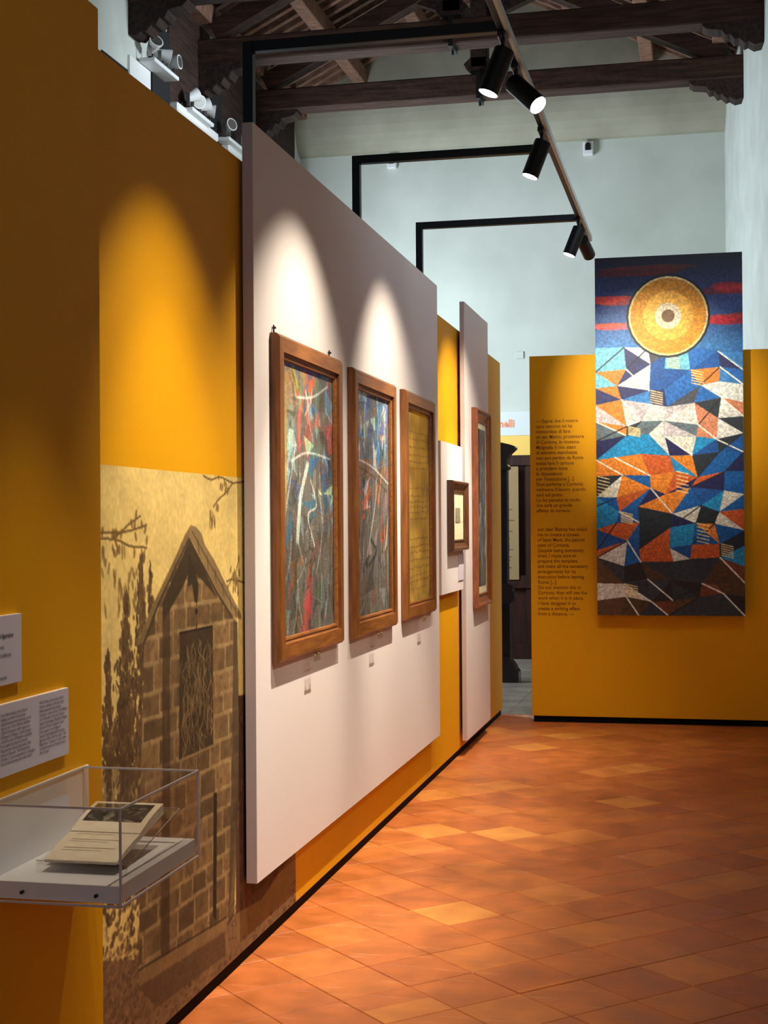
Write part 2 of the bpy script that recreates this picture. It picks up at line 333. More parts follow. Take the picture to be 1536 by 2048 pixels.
def paint_mural():
    """sepia photograph of a small gabled stone shrine with cypresses; x = world Y, y = world Z"""
    rnd = random.Random(5)
    c = Canvas(400, 420, 3.515, 5.345, 1.661, 0.0, (222, 192, 118))
    c.grain(5, 5, .10, 1); c.grain(90, 90, .05, 2)
    leaf = (98, 74, 46)
    # twigs with hanging leaves
    tw = (112, 84, 46)
    for b in ([(3.50, 1.477), (3.644, 1.476), (3.709, 1.497), (3.80, 1.523)], [(3.5, 1.462), (3.633, 1.455), (3.72, 1.437), (3.845, 1.43)],
              [(3.602, 1.46), (3.655, 1.474), (3.754, 1.484), (3.846, 1.497)], [(4.32, 1.656), (4.394, 1.645), (4.486, 1.656), (4.614, 1.641), (4.757, 1.65)],
              [(4.614, 1.641), (4.549, 1.608), (4.469, 1.581), (4.415, 1.555)], [(4.543, 1.303), (4.624, 1.305), (4.75, 1.286)],
              [(4.66, 1.36), (4.63, 1.31)], [(4.62, 1.33), (4.57, 1.29)]):
        c.curve(b, 1.5, tw, .9)
        for k in range(7):
            a = rnd.choice(b); x = a[0] + rnd.uniform(-.05, .05); y = a[1] + rnd.uniform(-.06, .02)
            c.ell((x, y), .008, .016, tw, .75, 8, rnd.uniform(-.5, .5))
    for k in range(46):
        x = 3.53 + rnd.random() * .3; y = 1.25 + rnd.random() * .22 * (1 - (x - 3.53))
        c.ell((x, y), .007, rnd.uniform(.012, .03), tw, .6, 8, rnd.uniform(-.4, .4))
    for k in range(8): c.ell((4.38 + rnd.random() * .05, 1.535 - rnd.random() * .05), .006, .02, tw, .7, 8)
    # cypress row: thousands of small leaf strokes
    def tree(cx, top, bot, wd, n, col):
        for k in range(n):
            t = rnd.random() ** .75; y = top + (bot - top) * t
            hw = wd * min(1., .10 + 1.5 * t) * (1 + .25 * math.sin(t * 23 + cx * 9))
            x = cx + rnd.gauss(0, .5) * hw
            q = rnd.uniform(.75, 1.2)
            c.ell((x, y), rnd.uniform(.004, .010), rnd.uniform(.008, .02), [v * q for v in col], .85, 7, rnd.uniform(-.7, .7))
    tree(3.80, 1.42, .55, .085, 900, leaf); tree(3.87, 1.385, .9, .045, 260, leaf)
    tree(3.69, 1.30, .55, .10, 1000, leaf); tree(3.565, 1.15, .5, .07, 560, leaf); tree(3.66, 1.02, .45, .15, 900, (88, 66, 42))
    for k in range(800):                                   # undergrowth, speckled light and dark
        x = 3.5 + rnd.random() * .34; y = rnd.random() * .68
        q = rnd.choice([(196, 160, 92), (96, 72, 46), (80, 60, 42), (150, 118, 70), (84, 62, 42)])
        c.ell((x, y), rnd.uniform(.005, .012), rnd.uniform(.008, .016), q, .8, 7, rnd.uniform(0, 3))
    # ground
    c.poly([(3.5, .33), (3.77, .25), (4.54, .16), (5.36, .10), (5.36, -.1), (3.5, -.1)], (108, 78, 54), .85)
    for k in range(1500):
        x = 3.5 + rnd.random() * 1.9; y = rnd.random() * (.33 - (x - 3.5) * .12)
        q = rnd.uniform(.6, 1.45); c.ell((x, y), rnd.uniform(.006, .016), rnd.uniform(.003, .008), (112 * q, 80 * q, 54 * q), .6, 7, rnd.uniform(-.4, .9))
    # dark hedge and path right of the shrine
    c.poly([(4.62, .9), (5.36, .86), (5.36, .08), (4.62, .10)], (84, 54, 36))
    for k in range(1000):
        x = 4.64 + rnd.random() * .72; y = .14 + rnd.random() * .72; q = rnd.uniform(.55, 1.35)
        c.ell((x, y), .006, .014, (90 * q, 58 * q, 40 * q), .7, 7, rnd.uniform(-1, 1))
    c.poly([(4.62, .15), (4.9, .125), (5.36, .21), (5.36, .09), (4.9, .04), (4.62, .05)], (124, 96, 58))
    # masonry
    st = Canvas(c.w, c.h, c.x0, c.x1, c.yt, c.yb, (150, 122, 82))
    y = 0.; row = 0
    while y < 1.5:
        hh = rnd.uniform(.066, .088); x = 3.70 - rnd.random() * .1
        while x < 4.75:
            ww = rnd.uniform(.09, .18); q = rnd.uniform(.80, 1.16)
            m = .0045
            st.poly([(x + m, y + m + .004), (x + m + .004, y + hh - m), (x + ww - m, y + hh - m - .003), (x + ww - m - .003, y + m)], (112 * q, 86 * q, 56 * q))
            st.line([(x + m, y + hh - m - .002), (x + ww - m, y + hh - m - .004)], 1.2, (150, 120, 82), .5)
            for k in range(5): st.ell((x + rnd.random() * ww, y + rnd.random() * hh), rnd.uniform(.006, .02), rnd.uniform(.003, .009), (84, 62, 42), .35, 8, rnd.uniform(-1, 1))
            x += ww
        y += hh; row += 1
    st.grain(60, 60, .22, 8)
    body = [(4.189, 1.443), (4.448, 1.266), (4.605, 1.177), (4.647, 1.166), (4.666, .736), (4.594, .314), (4.539, .13), (3.767, .189), (3.785, .735), (3.81, 1.009), (3.82, 1.149), (3.926, 1.257)]
    sl, m = c.pmask(body); m = m[..., None]; c.a[sl] = c.a[sl] * (1 - m) + st.a[sl] * m
    c.poly([(4.612, 1.166), (4.655, 1.155), (4.668, .731), (4.60, .15), (4.539, .13), (4.59, .746)], (70, 54, 36), .75)
    c.poly([(3.963, 1.24), (4.022, 1.25), (4.019, .781), (4.001, .165), (3.93, .168), (3.954, .794)], (66, 50, 32), .72)
    c.poly([(4.022, 1.21), (4.085, 1.21), (4.07, .781), (4.05, .165), (4.001, .165), (4.019, .781)], (122, 98, 66), .45)
    c.poly([(4.40, 1.17), (4.46, 1.17), (4.46, .76), (4.40, .76)], (140, 110, 72), .3)
    c.poly([(4.189, 1.447), (3.963, 1.264), (3.963, 1.205), (4.02, 1.235), (4.132, 1.301), (4.20, 1.36), (4.329, 1.305), (4.448, 1.25), (4.244, 1.418)], (58, 46, 30), .92)
    c.poly([(4.188, 1.409), (4.271, 1.305), (4.262, 1.247), (4.234, 1.248), (4.214, 1.307), (4.17, 1.30)], (52, 42, 28), .95)
    c.line([(4.253, 1.247), (4.251, 1.165)], 1.6, (44, 34, 24)); c.ell((4.250, 1.218), .012, .010, (40, 30, 22))
    c.poly([(4.103, 1.160), (4.402, 1.160), (4.403, .762), (4.09, .762)], (64, 50, 34))
    # carved relief panel: only an abstract tangle of ridges
    for k in range(150):
        x = rnd.uniform(4.11, 4.39); y0 = rnd.uniform(.78, 1.13); q = rnd.choice([(146, 118, 78), (104, 82, 54), (46, 36, 26), (128, 102, 66)])
        c.curve([(x, y0), (x + rnd.uniform(-.03, .03), y0 - .03), (x + rnd.uniform(-.04, .04), y0 - rnd.uniform(.05, .10))], 1.3, q, .6, 5)
    c.line([(4.09, .765), (4.403, .765)], 2, (150, 122, 82)); c.line([(4.10, 1.16), (4.40, 1.16)], 2, (44, 34, 24))
    # roof slabs
    rl = [(4.204, 1.495), (4.148, 1.462), (4.054, 1.384), (3.902, 1.272), (3.766, 1.158), (3.817, 1.151), (3.926, 1.257), (4.189, 1.452)]
    rr = [(4.204, 1.495), (4.25, 1.49), (4.302, 1.468), (4.331, 1.431), (4.419, 1.379), (4.574, 1.265), (4.697, 1.179), (4.697, 1.163), (4.605, 1.177), (4.448, 1.266), (4.244, 1.422), (4.189, 1.457)]
    c.poly(rl, (122, 98, 62)); c.poly(rr, (136, 110, 72))
    c.line([(4.189, 1.452), (3.926, 1.257), (3.817, 1.151)], 2.2, (60, 46, 30)); c.line([(4.189, 1.452), (4.448, 1.266), (4.60, 1.177)], 2.2, (64, 50, 32))
    c.line([(4.215, 1.475), (4.40, 1.352), (4.66, 1.18)], 1.5, (82, 64, 42), .8)
    for t in (.12, .3, .46, .62, .78, .9):
        x = 4.21 + .47 * t; yy = 1.48 - .30 * t; c.line([(x, yy + .004), (x + .012, yy - .04)], 1.4, (72, 56, 36), .8)
        x = 4.18 - .38 * t; yy = 1.465 - .305 * t; c.line([(x, yy), (x + .012, yy - .022)], 1.4, (78, 60, 38), .8)
    # long slot, plinth step
    c.poly([(4.401, .607), (4.435, .605), (4.42, .18), (4.387, .207)], (44, 34, 22))
    c.poly([(3.767, .217), (4.525, .160), (4.551, .033), (4.515, .039), (4.503, .125), (3.766, .177)], (134, 104, 68), .9)
    c.line([(3.77, .222), (4.525, .165)], 1.5, (60, 44, 30)); c.poly([(3.77, .172), (4.50, .12), (4.512, .04), (3.9, .07)], (88, 62, 42), .7)
    c.grain(170, 160, .10, 9); c.grain(24, 20, .10, 11)
    return c.a

def paint_mosaic():
    """plain abstract stand-in: a gold disc over a patchwork of blue, white, orange and brown facets"""
    rnd = random.Random(11)
    c = Canvas(260, 640, 0, 1, 0, 2.49, (20, 30, 60))
    Y = np.linspace(0, 2.49, c.h)
    ky = [0, .10, .35, .62, .95, 2.49]; kc = np.array([(14, 16, 26), (26, 34, 66), (62, 82, 140), (60, 120, 184), (24, 100, 160), (50, 56, 66)], float)
    for i in range(3): c.a[:, :, i] = np.interp(Y, ky, kc[:, i])[:, None]
    def streak(x, y, w, h, col):
        for k in range(9):
            c.ell((x + rnd.uniform(-.3, .3) * w, y + rnd.uniform(-.5, .5) * h), w * rnd.uniform(.3, .6), h * rnd.uniform(.3, .5), [v * rnd.uniform(.8, 1.15) for v in col], .7)
    for x, y, w, h, col in ((.35, .10, .5, .04, (84, 28, 30)), (.1, .30, .3, .04, (200, 80, 70)), (.9, .24, .26, .05, (160, 40, 48)), (.92, .45, .24, .06, (206, 62, 72)), (.08, .48, .2, .03, (210, 90, 84))):
        streak(x, y, w, h, col)
    # patchwork of jittered four-sided facets, coloured by zone
    NX, NY = 6, 15; y0 = .66
    g = [[(min(1, max(0, (i + (rnd.uniform(-.3, .3) if 0 < i < NX else 0)) / NX)), y0 + (2.49 - y0) * (j + (rnd.uniform(-.3, .3) if j < NY else 0)) / NY) for i in range(NX + 1)] for j in range(NY + 1)]
    zones = [(.40, [(36, 104, 184), (28, 84, 158), (72, 76, 88), (110, 186, 212), (46, 52, 100), (216, 222, 220), (222, 130, 52), (60, 130, 200)]),
             (.52, [(204, 132, 100), (196, 190, 196), (96, 112, 122), (226, 132, 52), (46, 54, 62), (36, 100, 178), (214, 218, 214)]),
             (.86, [(214, 216, 206), (196, 92, 38), (34, 44, 54), (28, 140, 200), (30, 34, 84), (18, 92, 166), (216, 218, 206), (222, 130, 40), (24, 80, 150)]),
             (9, [(78, 56, 36), (122, 76, 42), (50, 56, 64), (206, 204, 192), (40, 34, 32), (112, 58, 34), (90, 62, 40), (46, 52, 60)])]
    for j in range(NY):
        t = (y0 + (2.49 - y0) * (j + .5) / NY) / 2.49
        pal = [p for lim, p in zones if t < lim][0]
        for i in range(NX):
            q = [g[j][i], g[j][i + 1], g[j + 1][i + 1], g[j + 1][i]]
            c1 = rnd.choice(pal); c2 = rnd.choice(pal)
            c.poly(q, c1)
            if rnd.random() < .75: c.poly([q[0], q[1], q[2]] if rnd.random() < .5 else [q[1], q[2], q[3]], c2)
    for j in range(NY):
        for i in range(NX):
            if rnd.random() < .30: c.line([g[j][i], g[j + 1][i + 1]], 2.6, (236, 238, 228), .95)
            if rnd.random() < .18: c.line([g[j][i + 1], g[j + 1][i]], 2.2, (30, 34, 40), .95)
            if rnd.random() < .12:
                a, b = g[j][i], g[j + 1][i]
                for k in range(6): c.line([(a[0] + .01, a[1] + (b[1] - a[1]) * k / 6), (a[0] + .09, a[1] + (b[1] - a[1]) * k / 6 + .02)], 2, (238, 212, 150), .9)
    c.ell((.50, .42), .285, .290, (26, 28, 36)); c.ell((.50, .42), .270, .275, (238, 214, 150)); c.ell((.50, .42), .258, .262, (210, 144, 44))
    c.ell((.50, .42), .17, .172, (228, 172, 70)); c.ell((.50, .42), .09, .09, (212, 200, 176)); c.ell((.50, .42), .045, .045, (110, 84, 56))
    # tesserae
    r = np.random.RandomState(3); t = r.rand(c.h // 3 + 1, c.w // 3 + 1).repeat(3, 0).repeat(3, 1)[:c.h, :c.w]
    c.a = c.a * (1 + .26 * (t[..., None] - .5)); c.grain(60, 150, .12, 6)
    return c.a

def paint_chalk(seed, w, h, bands, white, extra):
    """loose chalk drawing, no picture in it: bands of colour, scribbled strokes"""
    rnd = random.Random(seed); c = Canvas(w, h, 0, 1, 0, h / w, (90, 86, 80)); H = h / w
    for y0, y1, pal in bands:
        for k in range(40):
            x = rnd.random(); y = rnd.uniform(y0, y1) * H; s = rnd.uniform(.08, .26)
            pts = [(x + rnd.uniform(-1, 1) * s * .7, y + rnd.uniform(-1, 1) * s * 1.4) for _ in range(rnd.choice((3, 4, 4)))]
            c.poly(pts, [v * rnd.uniform(.8, 1.12) for v in rnd.choice(pal)], .62)
    for pts, wd, col in extra: c.curve([(x, y * H) for x, y in pts], wd * .7, col, .5)
    for k in range(white):
        x = rnd.random(); y = rnd.random() * H; a = rnd.uniform(-.18, .18); b = rnd.uniform(.1, .5)
        c.curve([(x, y), (x + a * .3, y + b * .5), (x + a, y + b)], rnd.choice((1, 1.4, 2)), rnd.choice([(206, 204, 190), (190, 196, 196), (60, 56, 52), (150, 120, 90)]), .32, 6)
    r = np.random.RandomState(seed); c.a *= (1 + .25 * (r.rand(h, w) - .5))[..., None]; c.a *= (1 + .3 * (vnoise(w, h, w // 2, 8, seed) - .5))[..., None]
    return c.a

def paint_verso(w, h):
    """yellow-brown tracing paper with lines of marks showing through"""
    rnd = random.Random(2); H = h / w; c = Canvas(w, h, 0, 1, 0, H, (176, 140, 62))
    c.grain(4, 12, .35, 4); c.grain(w // 2, 20, .2, 5)
    y = .12 * H
    while y < .96 * H:
        if not (.34 * H < y < .40 * H or .60 * H < y < .66 * H):
            x = .12 + rnd.random() * .1
            while x < .92:
                l = rnd.uniform(.03, .10); c.line([(x, y - .03 * x), (x + l, y - .03 * x + rnd.uniform(-.02, .02))], 1.8, (96, 74, 40), .55); x += l + .03
        y += rnd.uniform(.07, .11)
    for k in range(26):
        x = rnd.random(); y = rnd.random() * H; c.curve([(x, y), (x + rnd.uniform(-.1, .1), y + .25), (x + rnd.uniform(-.15, .15), y + .5)], 1.2, (206, 176, 104), .6, 6)
    return c.a
# ================================================================ SETTING
XR = lambda y: .27 + .078 * (16 - y)          # the right wall is not parallel to the exhibition
ZB = 5.73                                     # underside of the tie beams
XL = -4.5

# floor: slab, terracotta tiles laid diagonally, grey stone beyond the partition
fl = MB().box((-4.7, -2.2, -.12), (2.2, 16.2, -.004)).obj('floor', M_GROUT, kind='structure')
hg = TT / 2 - .0017
bm = bmesh.new(); bmesh.ops.create_cube(bm, size=1.)
for v in bm.verts: v.co = Vector((v.co.x * 2 * hg, v.co.y * 2 * hg, v.co.z * .02 - .01))
bmesh.ops.bevel(bm, geom=[e for e in bm.edges if e.verts[0].co.z > -.005 and e.verts[1].co.z > -.005], offset=.002, segments=1, affect='EDGES', profile=.5)
tile_me = bpy.data.meshes.new('tile'); bm.to_mesh(tile_me); bm.free(); tile_me.materials.append(M_TILE)
cells = []
rt = math.sqrt(.5)
Minv = cam.matrix_world.inverted()
def inview(p):
    c = Minv @ Vector(p)
    if c.z > -.3: return False
    x = 768 + FPX * c.x / -c.z; y = 1024 - FPX * c.y / -c.z
    return -120 < x < 1656 and y < 2230
for i in range(-14, 60):
    for j in range(-24, 50):
        u = TU0 + (i + .5) * TT; v = TV0 + (j + .5) * TT
        x = (u - v) * rt; y = (u + v) * rt
        if -1.76 < x < XR(y) + .05 and .6 < y < 11.15: cells.append((x, y))
vis = [c for c in cells if inview((c[0], c[1], 0)) and c[1] < 10.95 and c[0] > -1.66]
vis.sort(key=lambda c: c[1]); near = set(vis[:300])
rnd = random.Random(4); rest = MB(); tv = [v.co.copy() for v in tile_me.vertices]; tf = [tuple(p.vertices) for p in tile_me.polygons]
for c in cells:
    dz = rnd.uniform(-.0012, 0); R = Matrix.Translation((c[0], c[1], dz)) @ Matrix.Rotation(PI / 4, 4, 'Z') @ Matrix.Rotation(rnd.uniform(-.003, .003), 4, 'X')
    if c in near:
        o = link('tile', tile_me, fl); o.matrix_basis = R
    else: rest.add([R @ v for v in tv], tf)
rest.obj('distant_tiles', M_TILE, fl, kind='stuff')
sm = MB()                                      # grey stone slabs beyond the partition line
for i in range(11):
    for j in range(8): sm.box((-4.5 + i * .6 + .002, 11.26 + j * .6 + .002, -.02), (-4.5 + i * .6 + .598, 11.26 + j * .6 + .598, 0), .002)
sm.obj('stone_slabs', M_STONE, fl, kind='stuff')

# room walls
wl = MB().box((XL - .3, -2.2, -.1), (XL, 11.9, 6.2)).box((XL - .3, 14.9, -.1), (XL, 16.3, 6.2)).box((XL - .3, 11.9, -.1), (XL, 14.9, 2.0)).box((XL - .3, 11.9, 4.4), (XL, 14.9, 6.2)).obj('wall_left', M_PLASR, kind='structure')
MB().box((XL, 11.76, 5.09), (XL + .10, 12.83, 5.17), .012).box((XL, 13.14, 5.09), (XL + .10, 16, 5.17), .012).obj('wall_coping', M_WHITE, wl)
wi = MB().box((XL - .20, 11.9, 2.0), (XL - .14, 14.9, 2.08)).box((XL - .20, 11.9, 4.32), (XL - .14, 14.9, 4.4)).box((XL - .20, 11.9, 2.0), (XL - .14, 11.98, 4.4)).box((XL - .20, 14.82, 2.0), (XL - .14, 14.9, 4.4)).box((XL - .20, 13.36, 2.0), (XL - .14, 13.44, 4.4)).obj('window_1', M_WHITE, kind='structure')
for y0, y1 in ((11.98, 13.36), (13.44, 14.82)): MB().box((XL - .18, y0, 2.08), (XL - .17, y1, 4.32)).obj('window_pane', M_SKYPANE, wi)
wb = MB().box((-4.8, 16, -.1), (.6, 16.3, 7.6)).obj('wall_back', M_PLAS, kind='structure')
cov = [(16.0, 5.72)] + [(16.0 - .26 * math.sin(t * PI / 2 / 8), 5.72 + .62 * (1 - math.cos(t * PI / 2 / 8))) for t in range(9)] + [(15.74, 6.36), (16.0, 7.5)]
m = MB(); m.prism(cov, 0, -4.5, .31); m.obj('wall_cornice', M_COVE, wb)
m = MB(); m.prism([(XR(16.3), 16.3), (XR(16.3) + .3, 16.3), (XR(-2.2) + .3, -2.2), (XR(-2.2), -2.2)], 2, -.1, 6.4); m.obj('wall_right', M_PLASR, kind='structure')

# ceiling: boarding on rafters, carried by purlins (all along the room) and trusses
RX, RZ, SL = -2.13, 7.42, .49
roof = MB()
roof.prism([(RX, RZ + .08), (RX, RZ + .13), (XL - .3, RZ + .13 + SL * (XL - .3 - RX)), (XL - .3, RZ + .08 + SL * (XL - .3 - RX))], 1, 8.0, 16.2)
roof.prism([(RX, RZ + .08), (1.2, RZ + .08 - SL * (1.2 - RX)), (1.2, RZ + .13 - SL * (1.2 - RX)), (RX, RZ + .13)], 1, 8.0, 16.2)
roof.prism([(RX, RZ + .08), (RX, RZ + .13), (XL - .3, RZ + .13 + SL * (XL - .3 - RX)), (XL - .3, RZ + .08 + SL * (XL - .3 - RX))], 1, -2.2, 7.995)
roof.prism([(RX, RZ + .08), (2.2, RZ + .08 - SL * (2.2 - RX)), (2.2, RZ + .13 - SL * (2.2 - RX)), (RX, RZ + .13)], 1, -2.2, 7.995)
ce = roof.obj('ceiling', M_PLANK, kind='structure')
for k in range(35):
    y = 9.2 + k * .198
    MB().bar((RX, y, RZ + .04), (XL - .1, y, RZ + .04 + SL * (XL - .1 - RX)), .07, .075).obj('rafter', M_RAFT, ce)
    MB().bar((RX, y, RZ + .04), (.75, y, RZ + .04 - SL * (.75 - RX)), .07, .075).obj('rafter', M_RAFT, ce)
for x in (-4.42, -3.72, -2.95, RX, -1.31, -.54, .2):
    z = RZ - .10 - SL * abs(x - RX)
    MB().box((x - .07, 9.0, z - .10), (x + .07, 15.98, z + .085), .01).obj('purlin', M_RAFT, ce)

def truss(y, label):
    xr = XR(y)
    t = thing('roof_truss', (RX, y, ZB), label, 'roof truss', 'timber trusses under the roof')
    MB().box((XL - .02, y - .11, ZB), (xr + .02, y + .11, ZB + .22), .012).obj('tie_beam', M_BEAMX, t)
    for sgn, xe in ((1, XL), (-1, xr)):
        P = [(0, ZB), (0, ZB - .30), (.07, ZB - .32), (.12, ZB - .27), (.15, ZB - .29), (.20, ZB - .22), (.235, ZB - .235), (.27, ZB - .16), (.31, ZB - .17), (.34, ZB - .10), (.46, ZB - .075), (.50, ZB - .03), (.50, ZB)]
        m = MB(); m.prism([(xe + sgn * a, ZB + (b - ZB) * (.85 if sgn > 0 else .66)) for a, b in P], 1, y - .10, y + .10); m.obj('corbel', M_BEAM, t)
        e = xe + sgn * .15
        MB().bar((RX, y, RZ - .30), (e, y, RZ - .30 - SL * abs(e - RX)), .17, .17).obj('principal_rafter', M_BEAMX, t)
        MB().bar((RX + sgn * -.05, y, 6.55), (RX - sgn * .62, y, RZ - .34 - SL * .62), .10, .12).obj('strut', M_BEAM, t)
    MB().box((RX - .085, y - .085, 6.02), (RX + .085, y + .085, RZ - .2), .01).prism([(RX - .085, 6.12), (RX - .15, 6.06), (RX - .085, 5.99), (RX + .085, 5.99), (RX + .15, 6.06), (RX + .085, 6.12)], 1, y - .085, y + .085).obj('king_post', M_BEAM, t)
    MB().box((RX - .02, y - .13, ZB - .03), (RX + .02, y + .13, ZB + .24)).box((RX - .02, y - .05, ZB + .2), (RX + .02, y + .05, 6.0)).cyl((RX, y, ZB - .03), (RX, y, ZB - .07), .012, 10).obj('iron_strap', M_BLACK, t)
truss(14.2, 'dark timber roof truss farthest back, nearest the pale end wall')
truss(12.6, 'middle dark timber roof truss, crossing the picture behind the near lamp arm')
truss(11.0, 'dark timber roof truss nearest the camera, its beam at the top left corner')

# ================================================================ EXHIBITION PARTITIONS
XW = -1.541
def partition(label, y0, y1, x, zt, thick=.12, group=None):
    t = thing('exhibition_partition', ((x - thick / 2), (y0 + y1) / 2, 0), label, 'partition wall', group)
    MB().box((x - thick, y0, .045), (x, y1, zt), .0025).obj('panel', M_YEL, t)
    MB().box((x - thick + .01, y0 + .005, 0), (x - .012, y1 - .005, .045)).obj('plinth', M_BLACKM, t)
    return t
long_wall = partition('long mustard yellow partition carrying the stone shrine photograph', 3.26, 11.22, XW, 2.755)
near_wall = partition('darker mustard yellow partition at the left edge holding the label cards', .3, 3.252, -1.42, 2.755, .24)
mw = paint_mural()
mu = print_grid('photo_mural', mw, (XW + .0012, 3.515, 1.661), (0, 1.83, 0), (0, 0, -1.612), M_PRINT, long_wall)
mu['label'] = 'sepia photograph of a gabled stone shrine beside dark cypresses'

ew = thing('exhibition_partition', (-.33, 10.93, 0), 'mustard yellow end partition with brown lettering facing the camera', 'partition wall')
MB().box((-1.268, 10.856, .045), (XR(10.9) - .005, 10.976, 2.757), .0025).obj('panel', M_YEL, ew)
MB().box((-1.255, 10.87, 0), (XR(10.9) - .008, 10.965, .045)).obj('plinth', M_BLACKM, ew)
IT = ['— Saprai che il nostro', 'caro vescovo mi ha', 'domandato di fare', 'un san Marco, protettore', 'di Cortona, in mosaico.', 'Malgrado il mio stato', 'di estrema stanchezza', 'non son partito da Roma', 'senza fare il cartone', 'e prendere tutte', 'le disposizioni', "per l'esecuzione [...]", 'Non parlarne a Cortona;', 'vedranno il lavoro quando', 'sarà sul posto.', 'Lo ho pensato in modo', 'che avrà un grande', 'effetto da lontano.']
EN = ['our dear Bishop has asked', 'me to create a mosaic', 'of Saint Mark, the patron', 'saint of Cortona.', 'Despite being extremely', 'tired, I made sure to', 'prepare the template', 'and make all the necessary', 'arrangements for its', 'execution before leaving', 'Rome [...]', 'Do not mention this in', 'Cortona; they will see the', 'work when it is in place.', 'I have designed it to', 'create a striking effect', 'from a distance. —']
lettering('lettering', IT, (-1.222, 10.855, 2.253), (1, 0, 0), (0, 0, 1), .0375, .0397, M_BROWNINK, ew, .93, nrm=(0, -1, 0), bold=.0006)
lettering('lettering', EN, (-1.216, 10.855, 1.437), (1, 0, 0), (0, 0, 1), .0375, .0397, M_BROWNINK, ew, .93, nrm=(0, -1, 0), bold=.0006)

def board(label, y0, y1, z0, z1, x=-1.49, th=.038, wall=XW):
    t = thing('hanging_board', (x, (y0 + y1) / 2, z0), label, 'display board')
    MB().box((x - .0012, y0, z0), (x, y1, z1)).obj('face', M_LIL, t)
    MB().box((x - th, y0, z0), (x - .0012, y1, z1)).obj('core', M_LILE, t)
    for z in (z0 + .12 * (z1 - z0), z1 - .12 * (z1 - z0)):
        MB().box((wall + .0008, y0 + .12, z - .03), (x - th, y1 - .12, z + .03)).obj('batten', M_DKWOOD, t)
    return t
board('large pale lilac panel carrying three tall framed pictures', 4.700, 8.200, .278, 2.876)
board('tall narrow pale lilac panel carrying one tall framed picture', 9.17, 10.215, .101, 2.930, th=.030)
board('small pale lilac panel carrying the small dark framed print', 8.34, 9.125, 1.078, 1.987, x=-1.50, th=.018)

# ================================================================ FRAMED PICTURES ON THE PANELS
XP = -1.49
def frame(label, y0, y1, z0, z1, xf, rail, mside, mfront, img, group=None, cove=False, hooks=False, mount=0., bracket=True, name='framed_picture', XP=XP):
    t = thing(name, (XP, (y0 + y1) / 2, z0), label, 'framed picture', group)
    d = xf - XP
    if cove: prof = [(0, XP + .001), (0, xf - .012), (.006, xf), (.016, xf - .001), (.03, xf - .012), (rail - .014, xf - .026), (rail - .012, xf - .018), (rail - .004, xf - .018), (rail, xf - .030)]
    else: prof = [(0, XP + .001), (0, xf - .011), (.012, xf), (rail - .022, xf), (rail - .022, xf - .012)]
    # four mitred rails, each its own piece
    def quad(k, pr):
        cs = [(y0, z0, 1, 1), (y1, z0, -1, 1), (y1, z1, -1, -1), (y0, z1, 1, -1)]; a = cs[k]; b = cs[(k + 1) % 4]; n = len(pr)
        vs = [(x, c[0] + c[2] * i, c[1] + c[3] * i) for c in (a, b) for i, x in pr] ; m = MB()
        m.add(vs, [(i, i + 1, n + i + 1, n + i) for i in range(n - 1)]); return m
    for k, mm in enumerate((mfront[1], mfront[0], mfront[1], mfront[0])): quad(k, prof).obj('rail', mm, t)
    if not cove:
        pr2 = [(rail - .022, xf - .012), (rail - .012, xf - .016), (rail - .010, xf - .011), (rail - .002, xf - .013), (rail, xf - .024)]
        m = MB()
        for k in range(4): q = quad(k, pr2); m.add(q.v, q.f)
        m.obj('inner_slip', mfront[1], t)
    MB().box((XP, y0 + .004, z0 + .004), (XP + .004, y1 - .004, z1 - .004)).obj('backing', M_FRSIDE, t)
    xi = xf - .0262; iy0, iy1, iz0, iz1 = y0 + rail, y1 - rail, z0 + rail, z1 - rail
    if mount:
        MB().box((xi - .003, iy0, iz0), (xi - .0015, iy1, iz1)).obj('mount', M_MOUNT, t)
        if img is not None: print_grid('picture', img, (xi - .0008, iy0 + mount, iz1 - mount * 1.1), (0, iy1 - iy0 - 2 * mount, 0), (0, 0, -(iz1 - iz0 - mount * 2.4)), M_PRINT, t)
    else: print_grid('picture', img, (xi, iy0 - .002, iz1 + .002), (0, iy1 - iy0 + .004, 0), (0, 0, -(iz1 - iz0 + .004)), M_PRINT, t)
    MB().box((xi + .004, iy0 - .001, iz0 - .001), (xi + .006, iy1 + .001, iz1 + .001)).obj('glass_pane', M_GLASS, t)
    if hooks:
        for y in (y0 + .03, y1 - .12): MB().box((XP + .004, y - .004, z1 - .004), (XP + .008, y + .004, z1 + .03)).cyl((XP + .002, y, z1 + .02), (XP + .014, y, z1 + .02), .004, 8).obj('hook', M_BLACK, t)
    if bracket:
        yb = y0 + (y1 - y0) * .50; b = MB().box((XP + .001, yb - .045, z0 - .028), (xf + .006, yb + .045, z0 - .001)).obj('support_bracket', M_ACRY, t)
        MB().box((xf + .004, yb - .045, z0 - .028), (xf + .007, yb + .045, z0 + .012)).obj('bracket_lip', M_ACRY, b)
        MB().cyl((xf + .006, yb - .03, z0 - .008), (xf + .010, yb - .03, z0 - .008), .0035, 8).cyl((xf + .006, yb + .03, z0 - .008), (xf + .010, yb + .03, z0 - .008), .0035, 8).box((xf + .004, yb - .045, z0 - .031), (xf + .008, yb + .045, z0 - .028)).obj('stud', M_STEEL, b)
    return t
bl = (44, 92, 140); sk = (120, 160, 176); wt = (196, 198, 190); dk = (50, 50, 48); br = (104, 72, 48); og = (184, 96, 60); gn = (96, 112, 104); rd = (164, 62, 62); yl = (146, 124, 66)
